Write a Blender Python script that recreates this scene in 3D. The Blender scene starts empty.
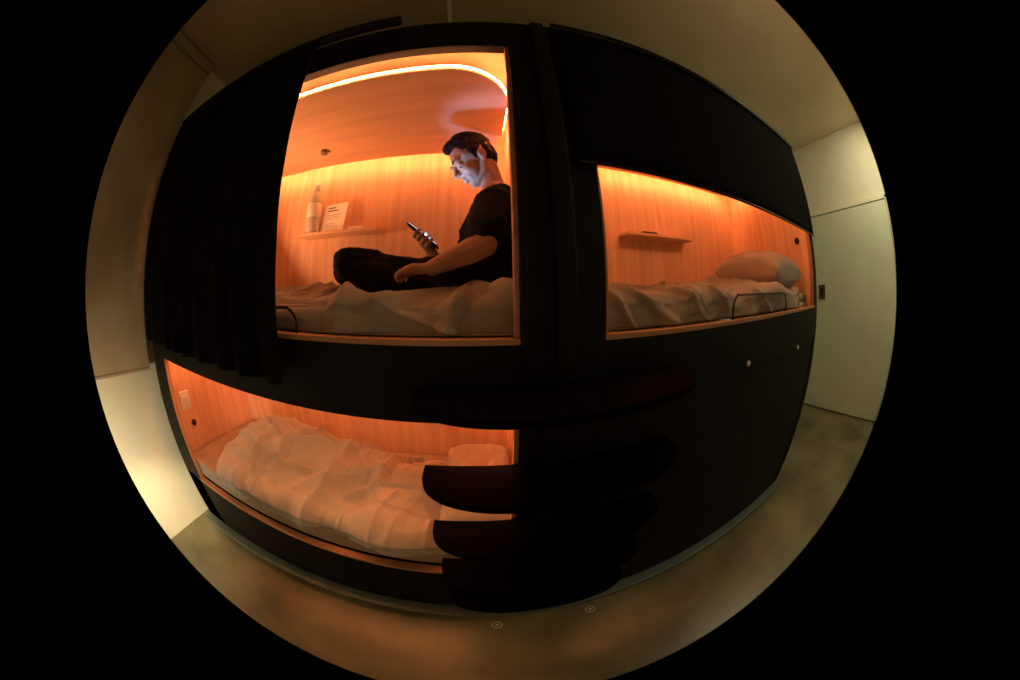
import bpy, bmesh, math, random
from mathutils import Vector, Matrix, noise
random.seed(4)
C=bpy.context.collection
PI=math.pi
# ------------------------------------------------------------------ camera
YAW,PITCH,ROLL=math.radians(3.41),math.radians(1.66),math.radians(-.62)
CX,CY,F2=491.5,290.2,568.0
CAM=Vector((0,-.64,1.5))
_f=Vector((math.sin(YAW)*math.cos(PITCH),math.cos(YAW)*math.cos(PITCH),math.sin(PITCH)))
_r=Vector((math.cos(YAW),-math.sin(YAW),0)); _u=_r.cross(_f)
RX=_r*math.cos(ROLL)+_u*math.sin(ROLL); UX=-_r*math.sin(ROLL)+_u*math.cos(ROLL); FX=_f
def ray(px,py):
    a=px-CX;b=CY-py;r=math.hypot(a,b)+1e-9;th=2*math.asin(min(r/F2,.999))
    return RX*(math.sin(th)*a/r)+UX*(math.sin(th)*b/r)+FX*math.cos(th)
def at(px,py,y):          # measured point of the photograph on the plane at depth y
    w=ray(px,py);return CAM+w*((y-CAM.y)/w.y)
def atz(px,py,z):
    w=ray(px,py);return CAM+w*((z-CAM.z)/w.z)
cam=bpy.data.cameras.new('camera');co=bpy.data.objects.new('camera',cam);C.objects.link(co)
co.matrix_world=Matrix(((RX.x,UX.x,-FX.x,CAM.x),(RX.y,UX.y,-FX.y,CAM.y),(RX.z,UX.z,-FX.z,CAM.z),(0,0,0,1)))
cam.type='PANO';cam.panorama_type='FISHEYE_EQUISOLID'
cam.fisheye_lens=F2/2*36/1020;cam.fisheye_fov=4*math.asin(406/F2)
cam.sensor_width=36;cam.sensor_fit='HORIZONTAL'
cam.shift_x=(510-CX)/1020;cam.shift_y=(CY-340)/680
cam.clip_start=.01
bpy.context.scene.camera=co
try: bpy.context.scene.view_settings.view_transform='Standard'
except Exception: pass
# ------------------------------------------------------------------ materials
def mat(name,col,rough=.6,metal=0,noise_scale=0,col2=None,bump=0,bscale=40,spec=.5,stretch=(1,1,1),emis=None,estr=0,detail=6,sheen=0,lo=.35,hi=.65):
    m=bpy.data.materials.new(name);m.use_nodes=True;nt=m.node_tree;b=nt.nodes['Principled BSDF']
    b.inputs['Base Color'].default_value=(*col,1);b.inputs['Roughness'].default_value=rough;b.inputs['Metallic'].default_value=metal
    b.inputs['Specular IOR Level'].default_value=spec
    if sheen: b.inputs['Sheen Weight'].default_value=sheen
    if emis: b.inputs['Emission Color'].default_value=(*emis,1);b.inputs['Emission Strength'].default_value=estr
    if noise_scale or bump:
        tc=nt.nodes.new('ShaderNodeTexCoord');mp=nt.nodes.new('ShaderNodeMapping');mp.inputs['Scale'].default_value=stretch
        nt.links.new(tc.outputs['Object'],mp.inputs[0])
    if noise_scale:
        n=nt.nodes.new('ShaderNodeTexNoise');n.inputs['Scale'].default_value=noise_scale;n.inputs['Detail'].default_value=detail
        nt.links.new(mp.outputs[0],n.inputs['Vector'])
        cr=nt.nodes.new('ShaderNodeValToRGB');cr.color_ramp.elements[0].position=lo;cr.color_ramp.elements[1].position=hi
        cr.color_ramp.elements[0].color=(*col,1);cr.color_ramp.elements[1].color=(*(col2 or col),1)
        nt.links.new(n.outputs['Fac'],cr.inputs[0]);nt.links.new(cr.outputs[0],b.inputs['Base Color'])
    if bump:
        n2=nt.nodes.new('ShaderNodeTexNoise');n2.inputs['Scale'].default_value=bscale;n2.inputs['Detail'].default_value=5
        nt.links.new(mp.outputs[0],n2.inputs['Vector'])
        bp=nt.nodes.new('ShaderNodeBump');bp.inputs['Strength'].default_value=bump;bp.inputs['Distance'].default_value=.02
        nt.links.new(n2.outputs['Fac'],bp.inputs['Height']);nt.links.new(bp.outputs[0],b.inputs['Normal'])
    return m
M={}
M['wood']=mat('wood_veneer',(.74,.43,.28),.5,0,3.0,(.87,.57,.40),.04,30,stretch=(9,9,.55),detail=7,spec=.25)
M['woodh']=mat('wood_panel',(.80,.50,.33),.6,0,2.5,(.87,.57,.39),.03,30,stretch=(.6,7,7),detail=5,spec=.10)
M['woodedge']=mat('wood_edge',(.42,.20,.10),.5,0,4,(.48,.25,.14),stretch=(1,6,6))
M['black']=mat('black_laminate',(.0045,.004,.0037),.6,0,6,(.007,.006,.0055),.04,60,spec=.15)
M['ledge']=mat('grey_ledge_metal',(.11,.125,.115),.5,.2,6,(.13,.15,.135),.04,60)
M['blackm']=mat('black_metal',(.008,.008,.009),.4,.5,8,(.013,.013,.013))
M['tread']=mat('black_tread',(.0008,.0009,.001),.7,0,8,(.0013,.0014,.0015),.05,80,spec=.03)
M['curtain']=mat('black_curtain',(.006,.0055,.005),.95,0,20,(.009,.008,.007),.15,90,spec=.05)
M['blind']=mat('black_blind',(.006,.005,.0048),.9,0,30,(.008,.007,.0065),.05,120,spec=.05)
M['linen']=mat('beige_linen',(.44,.41,.39),.9,0,5,(.52,.49,.46),.12,30,spec=.08)
M['linen2']=mat('taupe_linen',(.28,.25,.225),.9,0,5,(.34,.31,.28),.12,30,spec=.08)
M['linen3']=mat('pillow_linen',(.38,.355,.335),.9,0,5,(.45,.42,.40),.12,30,spec=.08)
M['mattress']=mat('mattress_ticking',(.33,.25,.19),.9,0,8,(.38,.29,.22))
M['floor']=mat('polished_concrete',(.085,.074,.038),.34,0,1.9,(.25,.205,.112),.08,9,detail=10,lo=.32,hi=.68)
M['wall']=mat('cream_plaster',(.70,.64,.48),.8,0,1.5,(.78,.72,.56),.05,25)
M['ceil']=mat('ceiling_paint',(.56,.47,.33),.85,0,1.2,(.63,.54,.39),.04,20)
M['shade']=mat('brown_shade_fabric',(.34,.26,.155),.85,0,3,(.43,.33,.21),.1,60)
M['door']=mat('pale_green_door',(.62,.65,.47),.5,0,1.5,(.68,.71,.53))
M['brown']=mat('brown_plastic',(.07,.04,.02),.5,0,5,(.09,.05,.03))
M['sensor']=mat('grey_sensor_plastic',(.25,.20,.16),.5,0,5,(.3,.24,.2))
M['led']=mat('warm_led',(1,.6,.3),.5,emis=(1,.35,.112),estr=98)
M['skin']=mat('skin',(.42,.23,.15),.5,0,12,(.48,.27,.18),.05,90,spec=.3)
M['shirt']=mat('black_cotton',(.006,.006,.006),.9,0,20,(.010,.009,.009),.3,25,spec=.15)
M['trousers']=mat('black_trouser_cloth',(.006,.0055,.005),.9,0,20,(.010,.008,.007),.35,18,spec=.15)
M['hair']=mat('black_hair',(.005,.004,.0035),.55,0,40,(.010,.008,.006),.8,120,spec=.25)
M['screen']=mat('phone_screen',(.1,.1,.1),.3,emis=(.55,.7,1),estr=3)
M['eye']=mat('eye',(.12,.11,.10),.2,0,3,(.14,.12,.11))
M['dark']=mat('dark_plastic',(.012,.012,.013),.55,0,5,(.016,.016,.016),spec=.25)
M['white']=mat('white_card',(.90,.90,.90),.6,0,4,(.94,.94,.94))
M['ink']=mat('grey_ink',(.14,.10,.08),.7,0,4,(.16,.12,.1))
M['cap']=mat('white_cap',(.8,.8,.8),.4,0,4,(.84,.84,.84))
g=bpy.data.materials.new('clear_bottle_plastic');g.use_nodes=True;b=g.node_tree.nodes['Principled BSDF']
b.inputs['Base Color'].default_value=(.80,.84,.86,1);b.inputs['Transmission Weight'].default_value=.4;b.inputs['Roughness'].default_value=.1;b.inputs['IOR'].default_value=1.33
M['pet']=g
# ------------------------------------------------------------------ helpers
def link(name,me,m,parent=None,smooth=False,origin=None):
    if origin is None and parent is None and len(me.vertices):
        xs=[v.co for v in me.vertices]
        origin=Vector(((min(v.x for v in xs)+max(v.x for v in xs))/2,(min(v.y for v in xs)+max(v.y for v in xs))/2,min(v.z for v in xs)))
    if parent is not None: origin=parent['_o'] if '_o' in parent else (0,0,0)
    origin=Vector(origin)
    me.transform(Matrix.Translation(-origin))
    o=bpy.data.objects.new(name,me);C.objects.link(o)
    if parent is None: o.location=origin
    else: o.parent=parent
    o['_o']=tuple(origin)
    if m: me.materials.append(M[m] if isinstance(m,str) else m)
    if smooth:
        for p in me.polygons:p.use_smooth=True
    return o
def fin(name,bm,m,parent=None,smooth=False,bevel=0,seg=2,origin=None):
    bmesh.ops.recalc_face_normals(bm,faces=bm.faces)
    if bevel: bmesh.ops.bevel(bm,geom=bm.edges[:],offset=bevel,segments=seg,affect='EDGES',profile=.7)
    me=bpy.data.meshes.new(name);bm.to_mesh(me);bm.free()
    return link(name,me,m,parent,smooth,origin)
def box(bm,x0,x1,y0,y1,z0,z1):
    vs=[bm.verts.new((x,y,z)) for x in(x0,x1) for y in(y0,y1) for z in(z0,z1)]
    for f in((0,1,3,2),(4,6,7,5),(0,4,5,1),(2,3,7,6),(0,2,6,4),(1,5,7,3)): bm.faces.new([vs[i] for i in f])
def bx(name,x0,x1,y0,y1,z0,z1,m,parent=None,bevel=.003):
    bm=bmesh.new();box(bm,x0,x1,y0,y1,z0,z1);return fin(name,bm,m,parent,bevel=bevel)
def thing(name,loc,label,cat,group=None):
    o=bpy.data.objects.new(name,None);C.objects.link(o);o.location=loc;o['_o']=tuple(loc);o.empty_display_size=.05
    return tag(o,label,cat,group)
def tag(o,label,cat,group=None):
    o['label']=label;o['category']=cat
    if group:o['group']=group
    return o
def struct(o): o['kind']='structure';return o
def tube_bm(bm,pts,r,n=10,closed=False):
    pts=[Vector(p) for p in pts];rings=[]
    rr=r if isinstance(r,(list,tuple)) else [r]*len(pts)
    prev=None
    for i,p in enumerate(pts):
        if closed: t=(pts[(i+1)%len(pts)]-pts[i-1]).normalized()
        else: t=(pts[min(i+1,len(pts)-1)]-pts[max(i-1,0)]).normalized()
        if prev is None:
            a=Vector((0,0,1)) if abs(t.z)<.9 else Vector((1,0,0));s=t.cross(a).normalized()
        else: s=(prev-t*prev.dot(t)).normalized()
        prev=s;q=t.cross(s)
        rings.append([bm.verts.new(p+(s*math.cos(2*PI*k/n)+q*math.sin(2*PI*k/n))*rr[i]) for k in range(n)])
    L=len(rings)
    for i in range(L if closed else L-1):
        A,B=rings[i],rings[(i+1)%L]
        for k in range(n): bm.faces.new((A[k],A[(k+1)%n],B[(k+1)%n],B[k]))
    if not closed:
        bm.faces.new(rings[0][::-1]);bm.faces.new(rings[-1])
def tube(name,pts,r,m,parent=None,n=10):
    bm=bmesh.new();tube_bm(bm,pts,r,n);return fin(name,bm,m,parent,smooth=True)
def smooth_path(pts,k=8):
    pts=[Vector(p) for p in pts];out=[]
    for i in range(len(pts)-1):
        p0=pts[max(i-1,0)];p1=pts[i];p2=pts[i+1];p3=pts[min(i+2,len(pts)-1)]
        for j in range(k):
            t=j/k
            out.append(.5*((2*p1)+(-p0+p2)*t+(2*p0-5*p1+4*p2-p3)*t*t+(-p0+3*p1-3*p2+p3)*t**3))
    return out+[pts[-1]]
def lathe(bm,c,prof,n=20):
    rings=[]
    for r,z in prof: rings.append([bm.verts.new((c[0]+r*math.cos(2*PI*k/n),c[1]+r*math.sin(2*PI*k/n),c[2]+z)) for k in range(n)])
    for A,B in zip(rings,rings[1:]):
        for k in range(n): bm.faces.new((A[k],A[(k+1)%n],B[(k+1)%n],B[k]))
    bm.faces.new(rings[0][::-1]);bm.faces.new(rings[-1])
def prism(bm,out,z0,z1):
    a=[bm.verts.new((x,y,z0)) for x,y in out];b=[bm.verts.new((x,y,z1)) for x,y in out];n=len(out)
    bm.faces.new(a[::-1]);bm.faces.new(b)
    for k in range(n): bm.faces.new((a[k],a[(k+1)%n],b[(k+1)%n],b[k]))
def N(x,y,z=0): return noise.noise(Vector((x,y,z)))
# ------------------------------------------------------------------ room
XL,XR,YB,YF,ZC=-1.97,4.2,1.02,-1.7,3.38
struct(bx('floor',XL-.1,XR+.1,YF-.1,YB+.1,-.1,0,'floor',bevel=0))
struct(bx('ceiling',XL-.1,XR+.1,YF-.1,YB+.1,ZC,ZC+.1,'ceil',bevel=0))
struct(bx('wall_left',XL-.1,XL,YF,YB,0,ZC,'wall',bevel=0))
struct(bx('wall_right',XR,XR+.1,YF,YB,0,ZC,'wall',bevel=0))
struct(bx('wall_back',XL-.1,XR+.1,YB,YB+.1,0,ZC,'wall',bevel=0))
struct(bx('wall_front',XL-.1,XR+.1,YF-.1,YF,0,ZC,'wall',bevel=0))
struct(bx('trim_1',XL,-.18,YF,YB,ZC-.26,ZC,'ceil',bevel=0))
d=struct(bx('door_1',XR-.035,XR-.002,-.95,.74,.02,2.42,'door',bevel=.004))
bm=bmesh.new();box(bm,XR-.045,XR-.001,-1.02,-.96,0,2.47);box(bm,XR-.045,XR-.001,.75,.80,0,2.47);box(bm,XR-.045,XR-.001,-1.02,.80,2.43,2.47)
struct(fin('trim_2',bm,'wall',bevel=.003))
# ------------------------------------------------------------------ black bunk cabinet
UX0,UX1,UZ=-1.80,2.11,2.52
OR=2.04
V1,V2=.1025,.317
ZB=1.393; ZLT=1.198; ZLB=.474; ZOT=2.335; ZBL=1.84
fr=thing('bunk_cabinet',(.2,.4,0),'large black laminate cabinet of the two-storey capsule bunk wall','bunk cabinet')
bx('top_header',UX0,UX1,-.005,.035,ZOT,UZ,'black',fr)
bx('middle_band',UX0,UX1,-.008,.03,ZLT,ZB,'black',fr)
bx('center_post',V1,V2,-.012,.03,.10,UZ-.01,'black',fr)
bx('post_strip',.185,.235,-.035,-.013,1.32,UZ-.02,'black',fr,.008)
bx('side_panel',UX0,UX0+.03,.031,.93,.10,UZ,'black',fr)
bx('side_panel',UX1-.02,UX1,.031,.93,.10,UZ,'black',fr)
bx('side_stile',UX0,-1.60,-.006,.03,.10,UZ-.01,'black',fr)
bx('side_stile',OR,UX1,-.006,.03,.10,UZ-.01,'black',fr)
bx('base_panel',UX0,UX1,-.006,.03,.10,ZLB,'black',fr)
bx('top_panel',UX0,UX1,.036,.93,UZ-.03,UZ,'black',fr)
bx('plinth',UX0+.02,UX1-.02,.05,.93,0,.10,'black',fr)
bx('kick_ledge',UX0,UX1,-.075,-.007,.065,.10,'ledge',fr,.008)
lp=bx('closed_panel',V2+.003,OR-.002,.0,.028,ZLB+.003,ZLT-.003,'black',fr)
for px,py in ((746,363),(796,347)):
    p=at(px,py,0);bm=bmesh.new();lathe(bm,(0,0,0),[(.012,0),(.012,.008),(.009,.011)],16)
    bmesh.ops.rotate(bm,verts=bm.verts,cent=(0,0,0),matrix=Matrix.Rotation(PI/2,3,'X'));bmesh.ops.translate(bm,verts=bm.verts,vec=(p.x,-.001 if p.z<ZLT else -.009,p.z))
    fin('lock_button',bm,'cap',fr,smooth=True)
# ------------------------------------------------------------------ wooden capsules
def rounded(x0,x1,y0,y1,r,left=False):
    out=[]
    q=r if left else .01
    cs=[(x0+q,y0+q,PI,q),(x1-r,y0+r,1.5*PI,r),(x1-r,y1-r,0,r),(x0+q,y1-q,.5*PI,q)]
    for cx_,cy_,a0,rr in cs:
        for k in range(13):
            a=a0+PI/2*k/12;out.append((cx_+rr*math.cos(a),cy_+rr*math.sin(a)))
    return out
def capsule(x0,x1,z0,z1,zp,ox0,ox1,ozt,label):
    t=thing('sleeping_capsule',((x0+x1)/2,.45,z0),label,'sleeping capsule')
    bx('back_panel',x0,x1,.82,.84,z0+.001,z1,'wood',t,.001)
    bx('end_panel',x0,x0+.02,.031,.819,z0+.001,z1,'wood',t,.001)
    bx('end_panel',x1-.02,x1,.031,.819,z0+.001,z1,'wood',t,.001)
    bx('roof_board',x0+.02,x1-.02,.036,.819,z1-.02,z1,'woodh',t,.001)
    bx('bed_base',x0+.02,x1-.02,.075,.819,z0,z0+.028,'woodh',t,.001)
    bm=bmesh.new();e=.012
    box(bm,ox0,ox1,-.010,.030,z0-.012,z0+.002);box(bm,ox0,ox0+e,-.0,.03,z0+.003,ozt);box(bm,ox1-e,ox1,-.0,.03,z0+.003,ozt)
    fin('opening_trim',bm,'woodedge',t,bevel=.002)
    out=rounded(x0+.10,x1-.055,.075,.735,.24,True)
    bm=bmesh.new();prism(bm,out,zp,zp+.022)
    pn=fin('ceiling_panel',bm,'woodh',t)
    out2=rounded(x0+.095,x1-.050,.070,.740,.245,True)
    bm=bmesh.new();n=len(out2);za,zb=zp+.0155,zp+.0205
    a=[bm.verts.new((x,y,za)) for x,y in out2];b2=[bm.verts.new((x,y,zb)) for x,y in out2]
    a1=[bm.verts.new((x,y,za)) for x,y in out];b1=[bm.verts.new((x,y,zb)) for x,y in out]
    for k in range(n):
        j=(k+1)%n;bm.faces.new((a[k],a[j],b2[j],b2[k]));bm.faces.new((b2[k],b2[j],b1[j],b1[k]));bm.faces.new((a1[k],a1[j],a[j],a[k]))
    s=fin('led_strip',bm,'led',pn)
    return t
c1=capsule(-1.75,.185,ZB+.012,2.42,2.285,-1.60,V1,ZOT,'upper left wooden capsule, curtained at left, with the seated man inside')
c2=capsule(.25,2.075,ZB+.012,2.42,2.245,V2,OR,ZOT,'upper right wooden capsule behind the half lowered black blind')
c3=capsule(-1.75,.185,ZLB+.012,1.345,1.265,-1.60,V1,ZLT,'lower left wooden capsule holding the big heaped duvet')
p=at(325,150,.55)
bm=bmesh.new();lathe(bm,(p.x,.55,2.262),[(.014,0),(.022,.004),(.024,.014),(.024,.0228)],20)
tag(fin('smoke_sensor',bm,'sensor',smooth=True),'small round sensor on the wooden ceiling of the upper left capsule','sensor')
# ------------------------------------------------------------------ curtain, blind
def sheet(name,m,fx,zt,zb,nx,nz,fy,thick=.004,parent=None):
    bm=bmesh.new();vs=[]
    for i in range(nx+1):
        u=i/nx;vs.append([bm.verts.new((fx(u,j/nz),fy(u,j/nz),zt+(zb-zt)*j/nz)) for j in range(nz+1)])
    for i in range(nx):
        for j in range(nz): bm.faces.new((vs[i][j],vs[i+1][j],vs[i+1][j+1],vs[i][j+1]))
    o=fin(name,bm,m,parent,smooth=True)
    s=o.modifiers.new('s','SOLIDIFY');s.thickness=thick
    return o
cu=thing('bed_curtain',(-1.1,-.07,1.28),'black fabric curtain gathered in folds over the left of the upper left capsule','curtain')
def cedge(v):
    pts=[(0,-.61),(.12,-.595),(.3,-.565),(.5,-.53),(.7,-.505),(1,-.495)]
    for (a,b),(c_,d_) in zip(pts,pts[1:]):
        if v<=c_: return b+(d_-b)*(v-a)/(c_-a)
    return -.495
def cph(u): return u*2*PI*9+2.2*N(u*4,.5)+1.2*N(u*11,2.5)
sheet('curtain_fabric','curtain',lambda u,v:-1.74+(cedge(v)+1.74)*u,2.475,1.285,190,40,
  lambda u,v:-.072+(.016+.008*N(u*7,1))*math.sin(cph(u)+.8*N(u*3,v*1.5))*(.35+.65*v)+.008*N(u*24,v*3,3)*(.3+v),parent=cu)
bx('curtain_rail',-1.72,-.28,-.085,-.045,2.47,2.50,'black',cu,.006)
bl=thing('roller_blind',(1.2,-.03,ZBL),'black roller blind half lowered over the upper right capsule','roller blind')
sheet('blind_fabric','blind',lambda u,v:.262+(2.10-.262)*u,2.47,ZBL+.012,60,16,lambda u,v:-.028+.004*math.sin(u*9)*v,.002,parent=bl)
tube('bottom_bar',[(.262,-.028,ZBL+.006),(2.10,-.028,ZBL+.006)],.006,'blackm',bl)
tube('roller_tube',[(.262,-.034,2.48),(2.10,-.034,2.48)],.018,'blackm',bl,14)
sh=thing('window_shade',(XL+.06,-.8,1.2),'brown fabric shade hanging over the cream left wall','shade')
bx('shade_fabric',XL+.045,XL+.052,YF+.05,-.02,1.10,3.02,'shade',sh,.001)
bx('bottom_bar',XL+.040,XL+.058,YF+.05,-.02,1.085,1.10,'shade',sh,.003)
bx('head_box',XL+.005,XL+.085,YF+.05,-.02,3.02,3.10,'shade',sh,.006)
# ------------------------------------------------------------------ steps
st=thing('bunk_steps',(.21,-.1,.3),'black ladder of wide rounded treads on the middle post','steps')
for k,(z,dp) in enumerate(((1.30,.165),(1.075,.15),(.85,.14),(.62,.135),(.385,.13))):
    out=[]
    for i in range(33):
        a=PI+PI*i/32;ca,sa=math.cos(a),math.sin(a)
        out.append((.207+.345*math.copysign(abs(ca)**.6,ca),-.05+dp*math.copysign(abs(sa)**.75,sa)))
    out+=[(.552,-.016),(-.138,-.016)]
    bm=bmesh.new();prism(bm,out,z-.020,z)
    fin('tread',bm,'tread',st,bevel=.004)
bm=bmesh.new();box(bm,.16,.26,-.034,-.014,.12,1.25);fin('spine',bm,'black',st,bevel=.004)
# ------------------------------------------------------------------ bedding
def mattress(x0,x1,y0,y1,z0,z1,label):
    bm=bmesh.new();box(bm,x0,x1,y0,y1,z0,z1)
    o=fin('mattress',bm,'mattress',bevel=.025,seg=4,smooth=True);return tag(o,label,'mattress')
def ridge(n,k,p=1.3): return max(0,1-abs(n)*k)**p
def duvet(x0,x1,yf,yb,zlow,zt,ext,label,seed,m,amp=.016,th=.012,xe=.04,nx=340,nv=170,rot=.5,lx=None,sharp=1.0):
    r=.05;L1=zt-r-zlow;L2=r*PI/2;L3=yb-yf-r;L=L1+L2+L3
    bm=bmesh.new();vs=[];cr,sr=math.cos(rot),math.sin(rot);c2,s2_=math.cos(rot-1.0),math.sin(rot-1.0)
    for i in range(nx+1):
        u=i/nx;row=[]
        for j in range(nv+1):
            s=L*(j/nv);x=x0+(x1-x0)*u
            if lx: x+=lx(s/L)*max(0,1-u*2.2)
            if s<L1: y=yf;z=zlow+s;ny,nz=-1,0
            elif s<L1+L2:
                a=(s-L1)/r;y=yf+r-r*math.cos(a);z=zt-r+r*math.sin(a);ny,nz=-math.cos(a),math.sin(a)
            else: y=yf+r+(s-L1-L2);z=zt;ny,nz=0,1
            wx=.16*N(x*1.8+seed,s*1.8,seed);wy=.16*N(x*1.8,s*1.8+seed,seed+5)
            X=(x+wx)*cr+(s+wy)*sr;S=-(x+wx)*sr+(s+wy)*cr
            X2=(x+wy)*c2+(s+wx)*s2_;S2=-(x+wy)*s2_+(s+wx)*c2
            puff=N(x*2.2+seed,s*2.6,seed+9)*1.7+N(x*4.5+seed,s*4.5,seed+19)*1.0
            big=ridge(N(X*1.3+seed,S*4.6,seed+2),4.4,1.0)
            mid=ridge(N(X2*2.0+seed,S2*7,seed+7),5.0,1.0)*.75*sharp
            mask=max(0,.5+1.1*N(x*3,s*3,seed+31))
            fine=(ridge(N(X*2.6,S*13,seed+13),4.8,1.0)*.45+ridge(N(X2*3+3,S2*14,seed+23),4.8,1.0)*.32)*mask*sharp
            h=amp*(puff+1.6*big+mid+fine)
            de=min(u,1-u)*(x1-x0);db=(1-j/nv)*L
            k=min(1,de/xe)*min(1,db/.03);k=math.sqrt(max(0,1-(1-k)**2))
            h=h*k+(ext(x,y)*max(nz,.15) if ext else 0)*k-(1-k)*.014*(1 if nz>.5 else 0)
            if nz<.5: h=max(h*.75,0)
            xx=x+.03*N(s*6,seed,3)*(1-min(1,de/.3))
            row.append(bm.verts.new((xx,y+ny*h,max(z+nz*h,zlow-.004+.008*N(x*6,seed)))))
        vs.append(row)
    for i in range(nx):
        for j in range(nv): bm.faces.new((vs[i][j],vs[i+1][j],vs[i+1][j+1],vs[i][j+1]))
    o=fin('duvet',bm,m,smooth=True)
    md=o.modifiers.new('s','SOLIDIFY');md.thickness=th;md.offset=-1
    return tag(o,label,'duvet')
def gs(x,y,cx,cy,sx,sy,a=0):
    dx,dy=x-cx,y-cy;c,s=math.cos(a),math.sin(a);p=(dx*c+dy*s)/sx;q=(-dx*s+dy*c)/sy
    return math.exp(-p*p-q*q)
zu=ZB+.042
mattress(-1.70,.155,.075,.80,zu,zu+.050,'beige mattress of the upper left capsule under the seated man')
duvet(-1.69,.158,.052,.80,ZB+.020,1.490,lambda x,y:.06*gs(x,y,.13,.12,.08,.10)+.02*gs(x,y,-.05,.03,.10,.05)+.03*gs(x,y,-.62,.55,.25,.3)-.012*gs(x,y,-.1,.42,.4,.22),'rumpled beige duvet under the man in the upper left capsule',3.3,'linen2',.024,rot=.9,sharp=1.4)
mattress(.28,2.05,.075,.80,zu,zu+.050,'beige mattress of the upper right capsule')
duvet(.275,1.80,.052,.80,ZB+.020,1.490,lambda x,y:.045*gs(x,y,1.35,.35,.5,.4)+.02*gs(x,y,.5,.6,.3,.3),'beige duvet spread over the upper right bed beside the plump pillow',5.2,'linen2',.019,rot=.35,sharp=1.3)
zl=ZLB+.042
mattress(-1.70,.155,.036,.80,ZLB+.015,zl+.085,'beige mattress of the lower left capsule')
def heap(x,y):
    a=.15*gs(x,y,-1.14,.42,.24,.24,.3)+.125*gs(x,y,-.82,.38,.34,.24,-.15)+.10*gs(x,y,-.45,.34,.32,.25)+.075*gs(x,y,-.2,.27,.16,.2)
    a+=.05*ridge(N(x*1.4-y*3.5+.3,x*1.1+y*1.2,4),4,1.1)*gs(x,y,-.8,.35,.7,.4)
    return a
duvet(-1.42,-.12,.050,.66,zl+.055,zl+.115,heap,'bulky heaped beige duvet in the lower left capsule',9.1,'linen',.025,nx=360,nv=190,xe=.10,rot=1.0,lx=lambda v:.14*max(0,1-v*3)**1.5,sharp=1.25)
def pillow(cx_,cy_,z0,lx,ly,h,label,m,rz=0,tilt=0,seed=0,ty=0,ex=.48,wr=1):
    bm=bmesh.new();n=44;top={};bot={}
    R=Matrix.Rotation(rz,4,'Z')@Matrix.Rotation(tilt,4,'X')@Matrix.Rotation(ty,4,'Y')
    def P(i,j,sg):
        u=-math.cos(PI*i/n);v=-math.cos(PI*j/n)
        k=(max(0,(1-abs(u)**2.8))*max(0,(1-abs(v)**2.8)))**ex
        x=u*lx/2;y=v*ly/2
        x*=1-.04*(1-v*v);y*=1-.04*(1-u*u)
        z=sg*k*h/2+wr*(.012*N(u*2+seed,v*2,seed)+.007*ridge(N(u*2.5+seed,v*2.5,2),3)+.003*ridge(N(u*7+seed,v*5,6),4))*k
        return R@Vector((x,y,z))
    for i in range(n+1):
        for j in range(n+1):
            top[i,j]=bm.verts.new(P(i,j,1))
            bot[i,j]=top[i,j] if i in(0,n) or j in(0,n) else bm.verts.new(P(i,j,-1))
    for i in range(n):
        for j in range(n):
            bm.faces.new((top[i,j],top[i+1,j],top[i+1,j+1],top[i,j+1]))
            try: bm.faces.new((bot[i,j],bot[i,j+1],bot[i+1,j+1],bot[i+1,j]))
            except ValueError: pass
    lo=min(v.co.z for v in bm.verts)
    bmesh.ops.translate(bm,verts=bm.verts,vec=(cx_,cy_,z0-lo))
    return tag(fin('pillow',bm,m,smooth=True),label,'pillow')
pillow(1.74,.36,zu+.060,.46,.54,.25,'plump beige pillow at the right end of the upper right bed','linen3',0,0.06,2,ty=0,ex=.36,wr=.7)
pillow(-.0,.37,zl+.088,.30,.60,.20,'beige pillow at the right end of the lower bed, behind the steps','linen',0,0,5,ex=.42)
# ------------------------------------------------------------------ guard rails
def guard(xa,xb,z0,h,label):
    pts=[(xa,.012,z0),(xa+.003,.012,z0+h*.6),(xa+.03,.012,z0+h),(xa+.08,.012,z0+h+.004),(xb-.08,.012,z0+h+.004),(xb-.03,.012,z0+h),(xb-.003,.012,z0+h*.6),(xb,.012,z0)]
    return tag(tube('guard_rail',smooth_path(pts,6),.0042,'blackm'),label,'guard rail')
p=at(733,318,.012);q=at(786,310,.012)
guard(p.x,q.x,ZB+.015,.082,'thin black guard rail at the front edge of the upper right bed')
p=at(297,335,.012)
guard(-1.05,p.x,ZB+.015,.065,'thin black guard rail of the upper left bed, half behind the curtain')
# ------------------------------------------------------------------ shelves & things
YW=.819
def shelf(pa,pb,label):
    a=at(*pa,YW-.05);b=at(*pb,YW-.05);z=(a.z+b.z)/2
    out=rounded(a.x,b.x,YW-.115,YW,.03,False)
    bm=bmesh.new();prism(bm,[(x,y) for x,y in out],z-.016,z)
    o=tag(fin('wall_shelf',bm,'woodh',bevel=.002),label,'shelf');return a.x,b.x,z
s1=shelf((303,235),(384,231),'small wooden shelf on the back wall beside the seated man')
s2=shelf((622,235),(688,239),'small wooden shelf in the upper right capsule')
bp=at(312,230,YW-.06);bz=s1[2]
H=at(312,187,YW-.06).z-bz
bt=thing('water_bottle',(bp.x,YW-.06,bz),'clear plastic water bottle with a pale cap standing on the small shelf','bottle')
k=H/.24
bm=bmesh.new();lathe(bm,(bp.x,YW-.06,bz),[(r*k*1.15,z*k) for r,z in [(.024,0),(.030,.005),(.031,.02),(.029,.03),(.031,.04),(.029,.055),(.031,.07),(.0295,.08),(.0295,.14),(.031,.15),(.031,.170),(.025,.19),(.014,.210),(.0135,.222)]],24)
fin('bottle_body',bm,'pet',bt,smooth=True)
bm=bmesh.new();lathe(bm,(bp.x,YW-.06,bz),[(.0352*k,.078*k),(.0358*k,.080*k),(.0358*k,.142*k),(.0352*k,.144*k)],24);fin('bottle_label',bm,'white',bt,smooth=True)
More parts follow.
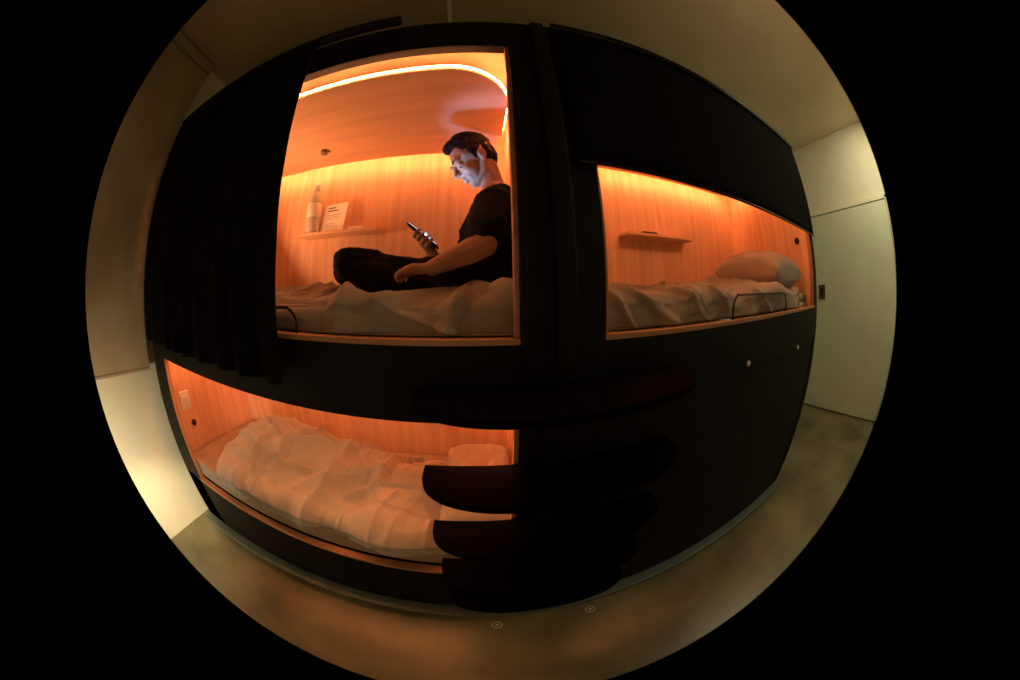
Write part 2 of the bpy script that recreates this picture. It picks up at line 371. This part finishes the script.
bm=bmesh.new();lathe(bm,(bp.x,YW-.06,bz),[(.0175*k,.213*k),(.0175*k,.236*k),(.0155*k,.24*k)],18);fin('bottle_cap',bm,'cap',bt,smooth=True)
def card(px,w,h,lean,label,lines,name='info_card',yaw=0,yy=YW-.07):
    p=at(px,230,yy);t=thing(name,(p.x,yy,bz),label,'card')
    R=Matrix.Translation((p.x,yy,bz))@Matrix.Rotation(yaw,4,'Z')@Matrix.Rotation(-lean,4,'X')
    bm=bmesh.new();box(bm,-w/2,w/2,-.001,.001,0,h);bm.transform(R);fin('card_sheet',bm,'white',t)
    bm=bmesh.new()
    for z,a,b,tk in lines: box(bm,-w/2+w*a,-w/2+w*b,-.0016,-.0012,h*z,h*z+tk)
    bm.transform(R);fin('printed_text',bm,'ink',t)
card(331,.165,.185,.20,'white printed card leaning on the wall beside the bottle',[(.84,.15,.5,.008),(.74,.15,.62,.008),(.6,.15,.8,.002),(.53,.15,.75,.002),(.46,.15,.8,.002),(.3,.15,.6,.002),(.22,.15,.7,.002)],yaw=-.12)
p=at(358,229,YW-.055)
tag(bx('folded_leaflet',p.x-.045,p.x+.045,YW-.100,YW-.03,bz,bz+.016,'white',bevel=.002),'small pale leaflet lying flat at the right of the shelf','leaflet')
p=at(648,233,YW-.055)
tag(bx('remote_control',p.x-.055,p.x+.055,YW-.085,YW-.045,s2[2],s2[2]+.018,'dark',bevel=.005),'small dark handset lying on the upper right shelf','handset')
def onx(px,py,x):
    w=ray(px,py);return CAM+w*((x-CAM.x)/w.x)
XE=-1.73
p=onx(185,400,XE)
sw=thing('control_switch',(XE,p.y,p.z-.04),'white wall switch plate on the end panel of the lower capsule','switch')
bx('switch_plate',XE,XE+.008,p.y-.045,p.y+.045,p.z-.055,p.z+.055,'cap',sw,.003)
bx('rocker',XE+.008,XE+.012,p.y-.02,p.y+.02,p.z-.03,p.z+.03,'cap',sw,.001)
def disc(name,p,axis,r,h,m,label,cat):
    bm=bmesh.new();lathe(bm,(0,0,0),[(r,0),(r,h*.6),(r*.8,h)],20)
    if axis=='X': bmesh.ops.rotate(bm,verts=bm.verts,cent=(0,0,0),matrix=Matrix.Rotation(PI/2,3,'Y'))
    if axis=='-X': bmesh.ops.rotate(bm,verts=bm.verts,cent=(0,0,0),matrix=Matrix.Rotation(-PI/2,3,'Y'))
    bmesh.ops.translate(bm,verts=bm.verts,vec=p);return tag(fin(name,bm,m,smooth=True),label,cat)
p=onx(194,422,XE);disc('power_socket',p,'X',.02,.012,'dark','small round black socket below the white switch in the lower capsule','socket')
p=onx(797,241,2.055);disc('power_socket',p,'-X',.022,.012,'dark','small round black socket on the end panel by the upper right pillow','socket')
XD=XR-.035
p=onx(822,292,XD)
s_=thing('lock_plate',(XD,p.y,p.z-.09),'small brown lock plate on the pale door beyond the bunk','lock plate')
bx('face_plate',XD-.012,XD,p.y-.06,p.y+.06,p.z-.09,p.z+.09,'brown',s_,.003);bx('keypad',XD-.017,XD-.012,p.y-.03,p.y+.03,p.z-.04,p.z+.05,'dark',s_,.001)
for px,py,l in ((497,625,'pale round marker on the concrete floor, nearer the middle'),(590,609,'pale round marker on the concrete floor beside the steps')):
    p=atz(px,py,0)
    bm=bmesh.new();tube_bm(bm,[(p.x+.022*math.cos(a*PI/10),p.y+.022*math.sin(a*PI/10),.001) for a in range(20)],.0025,6,True)
    lathe(bm,(p.x,p.y,0),[(.008,0),(.008,.002),(.006,.0025)],14);tag(fin('floor_marker',bm,'wall'),l,'floor marker')
# ------------------------------------------------------------------ person
_b=bmesh.new();bmesh.ops.create_icosphere(_b,subdivisions=2,radius=1);_b.verts.ensure_lookup_table()
IV=[v.co.copy() for v in _b.verts];IF=[[v.index for v in f.verts] for f in _b.faces];_b.free()
class Blob:
    def __init__(s): s.v=[];s.f=[]
def ball(bm,c,r,R=None):
    c=Vector(c)
    if not isinstance(r,(tuple,list)): r=(r,r,r)
    n=len(bm.v)
    if R is None: bm.v+=[(c.x+v.x*r[0],c.y+v.y*r[1],c.z+v.z*r[2]) for v in IV]
    else: bm.v+=[tuple(c+R@Vector((v.x*r[0],v.y*r[1],v.z*r[2]))) for v in IV]
    bm.f+=[[n+a for a in f] for f in IF]
def limb(bm,pts,rs):
    pts=[Vector(p) for p in pts]
    for a,b,ra,rb in zip(pts,pts[1:],rs,rs[1:]):
        n=max(1,int((b-a).length/(min(ra,rb)*.35)))
        for k in range(n+1):
            t=k/n;ball(bm,a.lerp(b,t),ra+(rb-ra)*t)
def remesh(name,bm,vox,m,parent,smooth=4,crease=0,cs=12,seed=0):
    me=bpy.data.meshes.new('t');me.from_pydata(bm.v,[],bm.f);o=bpy.data.objects.new('t',me);C.objects.link(o)
    r=o.modifiers.new('r','REMESH');r.mode='VOXEL';r.voxel_size=vox
    s=o.modifiers.new('s','SMOOTH');s.iterations=smooth;s.factor=.5
    dg=bpy.context.evaluated_depsgraph_get();me2=bpy.data.meshes.new_from_object(o.evaluated_get(dg))
    bpy.data.objects.remove(o);me2.name=name;me2.materials.clear()
    if crease:
        ns=[v.normal.copy() for v in me2.vertices]
        for v,n_ in zip(me2.vertices,ns):
            c=v.co;h=crease*(ridge(N(c.x*cs+c.z*cs*.6,c.y*cs*.6,c.z*cs*1.2+seed),4,1)+.4*ridge(N(c.x*cs*2.2,c.y*cs+seed,c.z*cs*1.8),4,1)+.5*N(c.x*cs*.5,c.y*cs*.5,c.z*cs*.5+seed))
            v.co=c+n_*h
    return link(name,me2,m,parent,smooth=True)
Y0=.42
pel=at(488,276,Y0);pe=thing('person',(pel.x,Y0,1.52),'man in black shirt and trousers sitting cross-legged, head bowed over a phone','person')
chest=at(495,224,Y0);nb=at(494,190,Y0);hc=at(473,160,Y0)
Ls=at(494,205,Y0-.17);Rs=at(486,205,Y0+.17)
Le=at(485,245,Y0-.24);Lw=at(432,268,Y0-.26)
Re=at(480,250,Y0+.20)
pc=at(423,236,Y0-.02)
Lx=Vector((-.78,0,.62)).normalized();nn=Vector((.62,0,.78)).normalized();w_=Vector((0,-1,0))
tl=math.radians(37);hf=Vector((-math.cos(tl),-.16,-math.sin(tl))).normalized();hs=hf.cross(Vector((0,0,1))).normalized();hu=hs.cross(hf).normalized()
HR=Matrix((hf,hs,hu)).transposed()
def hp(a,b,c): return hc+hf*a+hs*b+hu*c
bm=Blob()
ball(bm,hp(-.012,0,.026),(.098,.076,.088),HR)
ball(bm,hp(.030,0,-.030),(.058,.056,.086),HR)
ball(bm,hp(.048,0,-.092),(.030,.027,.023),HR)
for s in(-1,1):
    ball(bm,hp(.050,.034*s,-.032),(.027,.021,.024),HR)
    limb(bm,[hp(-.008,.054*s,-.045),hp(.004,.047*s,-.072),hp(.044,.020*s,-.094)],[.019,.018,.015])
    ball(bm,hp(.074,.026*s,.018),(.016,.026,.009),HR)
    ball(bm,hp(.070,.029*s,-.002),(.0135,.016,.011),HR)       # eyelid
    ball(bm,hp(-.012,.073*s,-.020),(.014,.010,.023),HR)
    limb(bm,[hp(.000,.077*s,-.006),hp(-.010,.081*s,.003),hp(-.023,.081*s,.000),hp(-.027,.080*s,-.014),hp(-.019,.077*s,-.032),hp(-.008,.074*s,-.041)],[.004,.0045,.0047,.0045,.0043,.0048])
limb(bm,[hp(.086,0,.006),hp(.098,0,-.016),hp(.104,0,-.029)],[.007,.0085,.0105])
for s in(-1,1): ball(bm,hp(.093,.010*s,-.033),.0078)
ball(bm,hp(.084,0,-.056),(.011,.020,.006),HR);ball(bm,hp(.081,0,-.069),(.011,.018,.007),HR)
limb(bm,[hp(-.035,0,-.035),nb,nb+Vector((.01,0,-.03))],[.049,.049,.058])
limb(bm,[nb+Vector((.01,0,-.03)),chest,pel],[.07,.09,.10])
def arm(S,E,W): limb(bm,[S,S.lerp(E,.5),E,E.lerp(W,.25),E.lerp(W,.6),W],[.046,.044,.038,.040,.032,.0235])
arm(Ls,Le,Lw)
wr=pc-Lx*.105-nn*.040
arm(Rs,Re,wr)
limb(bm,[wr,pc-Lx*.075-nn*.034],[.022,.024])
for a in (-.022,-.008,.008,.022):
    limb(bm,[pc-Lx*.085-nn*.034+w_*a*.7,pc-Lx*.02-nn*.024+w_*a*1.1],[.015,.013])
for i in range(4):
    b0=pc+Lx*(-.045+.0205*i)-nn*.020;ln=[.9,1,1.03,.93][i]
    limb(bm,[b0+w_*.012,b0+w_*.036*ln-nn*.002,b0+w_*.047*ln+nn*.010,b0+w_*.042*ln+nn*.020,b0+w_*.030*ln+nn*.0285],[.0092,.0085,.0082,.0076,.0068])
limb(bm,[pc-Lx*.085-nn*.034-w_*.015,pc-Lx*.055-nn*.015-w_*.042,pc-Lx*.02+nn*.012-w_*.046,pc+Lx*.008+nn*.018-w_*.028],[.016,.0125,.010,.009])
dl=Vector((-.93,.36,-.06)).normalized();dn=Vector((0,0,1));dw=dl.cross(dn).normalized()
for a in(-.024,-.008,.008,.024): limb(bm,[Lw+dw*a*.4,Lw+dl*.066+dw*a],[.0165,.012])
for i,a in enumerate((-.028,-.0095,.0095,.028)):
    ln=[.8,.97,1,.9][i];b0=Lw+dl*.070+dw*a
    limb(bm,[b0,b0+dl*.030*ln-dn*.003,b0+dl*.046*ln-dn*.012,b0+dl*.046*ln-dn*.026*ln],[.0093,.0086,.0078,.007])
limb(bm,[Lw+dl*.012-dw*.014,Lw+dl*.040-dw*.040+dn*.004,Lw+dl*.066-dw*.042+dn*.0],[.0135,.011,.009])
body=remesh('body',bm,.0036,'skin',pe,3)
def addfine(name,bm,m): 
    me=bpy.data.meshes.new(name);me.from_pydata(bm.v,[],bm.f);return link(name,me,m,pe,smooth=True)
for s in(-1,1):
    b2=Blob();ball(b2,hp(.0735,.029*s,-.0075),.0092);addfine('eye',b2,'eye')
    b2=Blob();limb(b2,[hp(.090,.012*s,.020),hp(.088,.028*s,.026),hp(.077,.044*s,.021)],[.0022,.0035,.002]);addfine('eyebrow',b2,'hair')
bm=Blob()
ball(bm,hp(-.020,0,.044),(.096,.077,.082),HR)
ball(bm,hp(.040,0,.100),(.044,.052,.028),HR)
for k in range(300):
    a=random.uniform(-PI,PI);e=random.uniform(.55,1.5)
    dv=Vector((math.cos(a)*math.cos(e),math.sin(a)*math.cos(e),math.sin(e)))
    base=hp(-.014+dv.x*.092,dv.y*.074,.046+dv.z*.080)
    tip=base+(hf*.008+hu*.014*dv.z+hs*dv.y*.002)
    limb(bm,[base,tip],[.006,.003])
ball(bm,hp(-.056,0,.0),(.053,.066,.073),HR);ball(bm,hp(-.064,0,-.030),(.034,.048,.040),HR)
for s in(-1,1): ball(bm,hp(-.004,.064*s,.026),(.034,.0125,.028),HR);ball(bm,hp(-.044,.052*s,-.006),(.026,.022,.040),HR);ball(bm,hp(.010,.062*s,-.002),(.008,.009,.018),HR)
remesh('hair',bm,.0038,'hair',pe,1)
bm=Blob()
def ell(a,b,ra,rb,n=9):
    for k in range(n+1):
        t=k/n;c=a.lerp(b,t);r=[ra[i]+(rb[i]-ra[i])*t for i in range(3)];ball(bm,c,r)
sh0=nb+Vector((.014,0,-.052))
ell(pel+Vector((-.005,0,-.03)),chest+Vector((-.012,0,-.04)),(.120,.160,.07),(.124,.160,.07))
ell(chest+Vector((-.012,0,-.04)),sh0,(.124,.160,.07),(.085,.132,.055))
limb(bm,[sh0+Vector((0,-.02,.0)),Ls+Vector((.0,.01,.002))],[.064,.060]);limb(bm,[sh0+Vector((0,.02,.0)),Rs],[.064,.060])
ball(bm,nb+Vector((.008,0,-.020)),(.058,.070,.033))
for S,E in((Ls,Le),(Rs,Re)): limb(bm,[S,S.lerp(E,.35),S.lerp(E,.60)],[.063,.064,.066])
remesh('tshirt',bm,.006,'shirt',pe,4,crease=.007,cs=9,seed=3)
bm=Blob()
LH=pel+Vector((-.02,-.10,-.005));RH=pel+Vector((-.02,.10,-.005))
LK=at(350,266,.29);RK=at(382,268,.66)
LA=at(436,290,.27);RA=at(405,290,.44)
ball(bm,pel+Vector((0,0,-.02)),(.12,.16,.09))
limb(bm,[LH,LH.lerp(LK,.5)+Vector((0,.04,-.020)),LK+Vector((.05,.01,-.004)),LK],[.090,.064,.062,.064]);limb(bm,[RH,RH.lerp(RK,.5)+Vector((0,0,-.01)),RK],[.086,.066,.056])
limb(bm,[LK+Vector((0,0,-.01)),LK.lerp(LA,.35)+Vector((0,-.01,-.014)),LA],[.060,.052,.040]);limb(bm,[RK,RK.lerp(RA,.35),RA],[.056,.050,.038])
remesh('trousers',bm,.006,'trousers',pe,4,crease=.009,cs=8,seed=8)
for A,dv in((LA,Vector((.10,.10,-.005))),(RA,Vector((-.09,-.08,.0)))):
    bm=Blob();limb(bm,[A,A+dv*.45,A+dv],[.036,.034,.024]);remesh('sock',bm,.006,'dark',pe,3)
ph=thing('mobile_phone',tuple(pc),'dark phone with glowing screen held in the man\'s hand','phone')
R=Matrix((Lx,w_,nn)).transposed().to_4x4();R.translation=pc
bm=bmesh.new();box(bm,-.074,.074,-.036,.036,-.0045,.0045);bmesh.ops.bevel(bm,geom=bm.edges[:],offset=.003,segments=2,affect='EDGES');bm.transform(R);fin('phone_case',bm,'dark',ph)
bm=bmesh.new();box(bm,-.068,.068,-.032,.032,.0047,.0052);bm.transform(R);fin('phone_screen',bm,'screen',ph)
# ------------------------------------------------------------------ lights
def area(name,loc,tgt,sx,sy,pw,col,spread=None):
    l=bpy.data.lights.new(name,'AREA');l.shape='RECTANGLE';l.size=sx;l.size_y=sy;l.energy=pw;l.color=col
    if spread: l.spread=math.radians(spread)
    o=bpy.data.objects.new(name,l);C.objects.link(o);o.location=loc;o.rotation_euler=(Vector(tgt)-Vector(loc)).to_track_quat('-Z','Y').to_euler();return o
OC=(1,.40,.15)
area('phone_glow',pc+nn*.010,hp(.08,0,-.03),.10,.05,.30,(.27,.50,1),55)
area('pod_fill_a',(-1.25,.42,1.70),(-.5,.42,2.3),.3,.4,4.6,OC,150)  # unseen fill added behind the curtain to brighten the ceiling panel
area('pod_fill_b',(1.15,.12,2.20),(1.2,.6,1.5),1.5,.08,2.6,OC)  # hidden fill added above the blind edge to even out the LED light
area('pod_fill_c',(-.85,.10,1.25),(-.8,.6,.6),1.4,.06,2.6,OC)  # added front fill, hidden by the middle band, for the lower bed
area('corridor_fill',(3.3,-1.1,3.25),(3.7,-.6,0),.6,.5,19,(1,.93,.62))  # added area light without a fixture, brightens the door end
area('ceiling_fill',(.9,-1.45,2.2),(1.8,-1.0,3.4),.8,.3,2.4,(1,.74,.42),110)  # no fitting here: added uplight that brightens the room ceiling
area('floor_fill',(-.4,-1.5,1.6),(-.4,-1.0,0),1.2,.2,2.3,(1,.68,.31))  # added fill aimed down at the concrete, not a standing lamp
area('left_fill',(-1.1,-1.4,2.3),(-1.97,-.9,1.5),.4,.3,.7,(1,.70,.38),120)  # unseen warm fill added for the brown shade on the left
area('side_wall_fill',(-1.2,-1.3,.7),(-1.97,-.5,.5),.3,.3,5.6,(1,.86,.58),100)  # fill added out of view to brighten the lower cream wall
sp=bpy.data.lights.new('low_fill_spot','SPOT');sp.energy=120;sp.color=(1,.84,.50);sp.spot_size=math.radians(30);sp.spot_blend=1;sp.shadow_soft_size=.05  # spot added out of view for the bright patch at the wall foot
so=bpy.data.objects.new('low_fill_spot',sp);C.objects.link(so);so.location=(-1.15,-1.3,1.1);so.rotation_euler=(Vector((-1.97,-.16,.12))-so.location).to_track_quat('-Z','Y').to_euler()
w=bpy.data.worlds.new('world');bpy.context.scene.world=w;w.use_nodes=True;w.node_tree.nodes['Background'].inputs[0].default_value=(.01,.009,.007,1)
for o in C.objects:
    if '_o' in o: del o['_o']
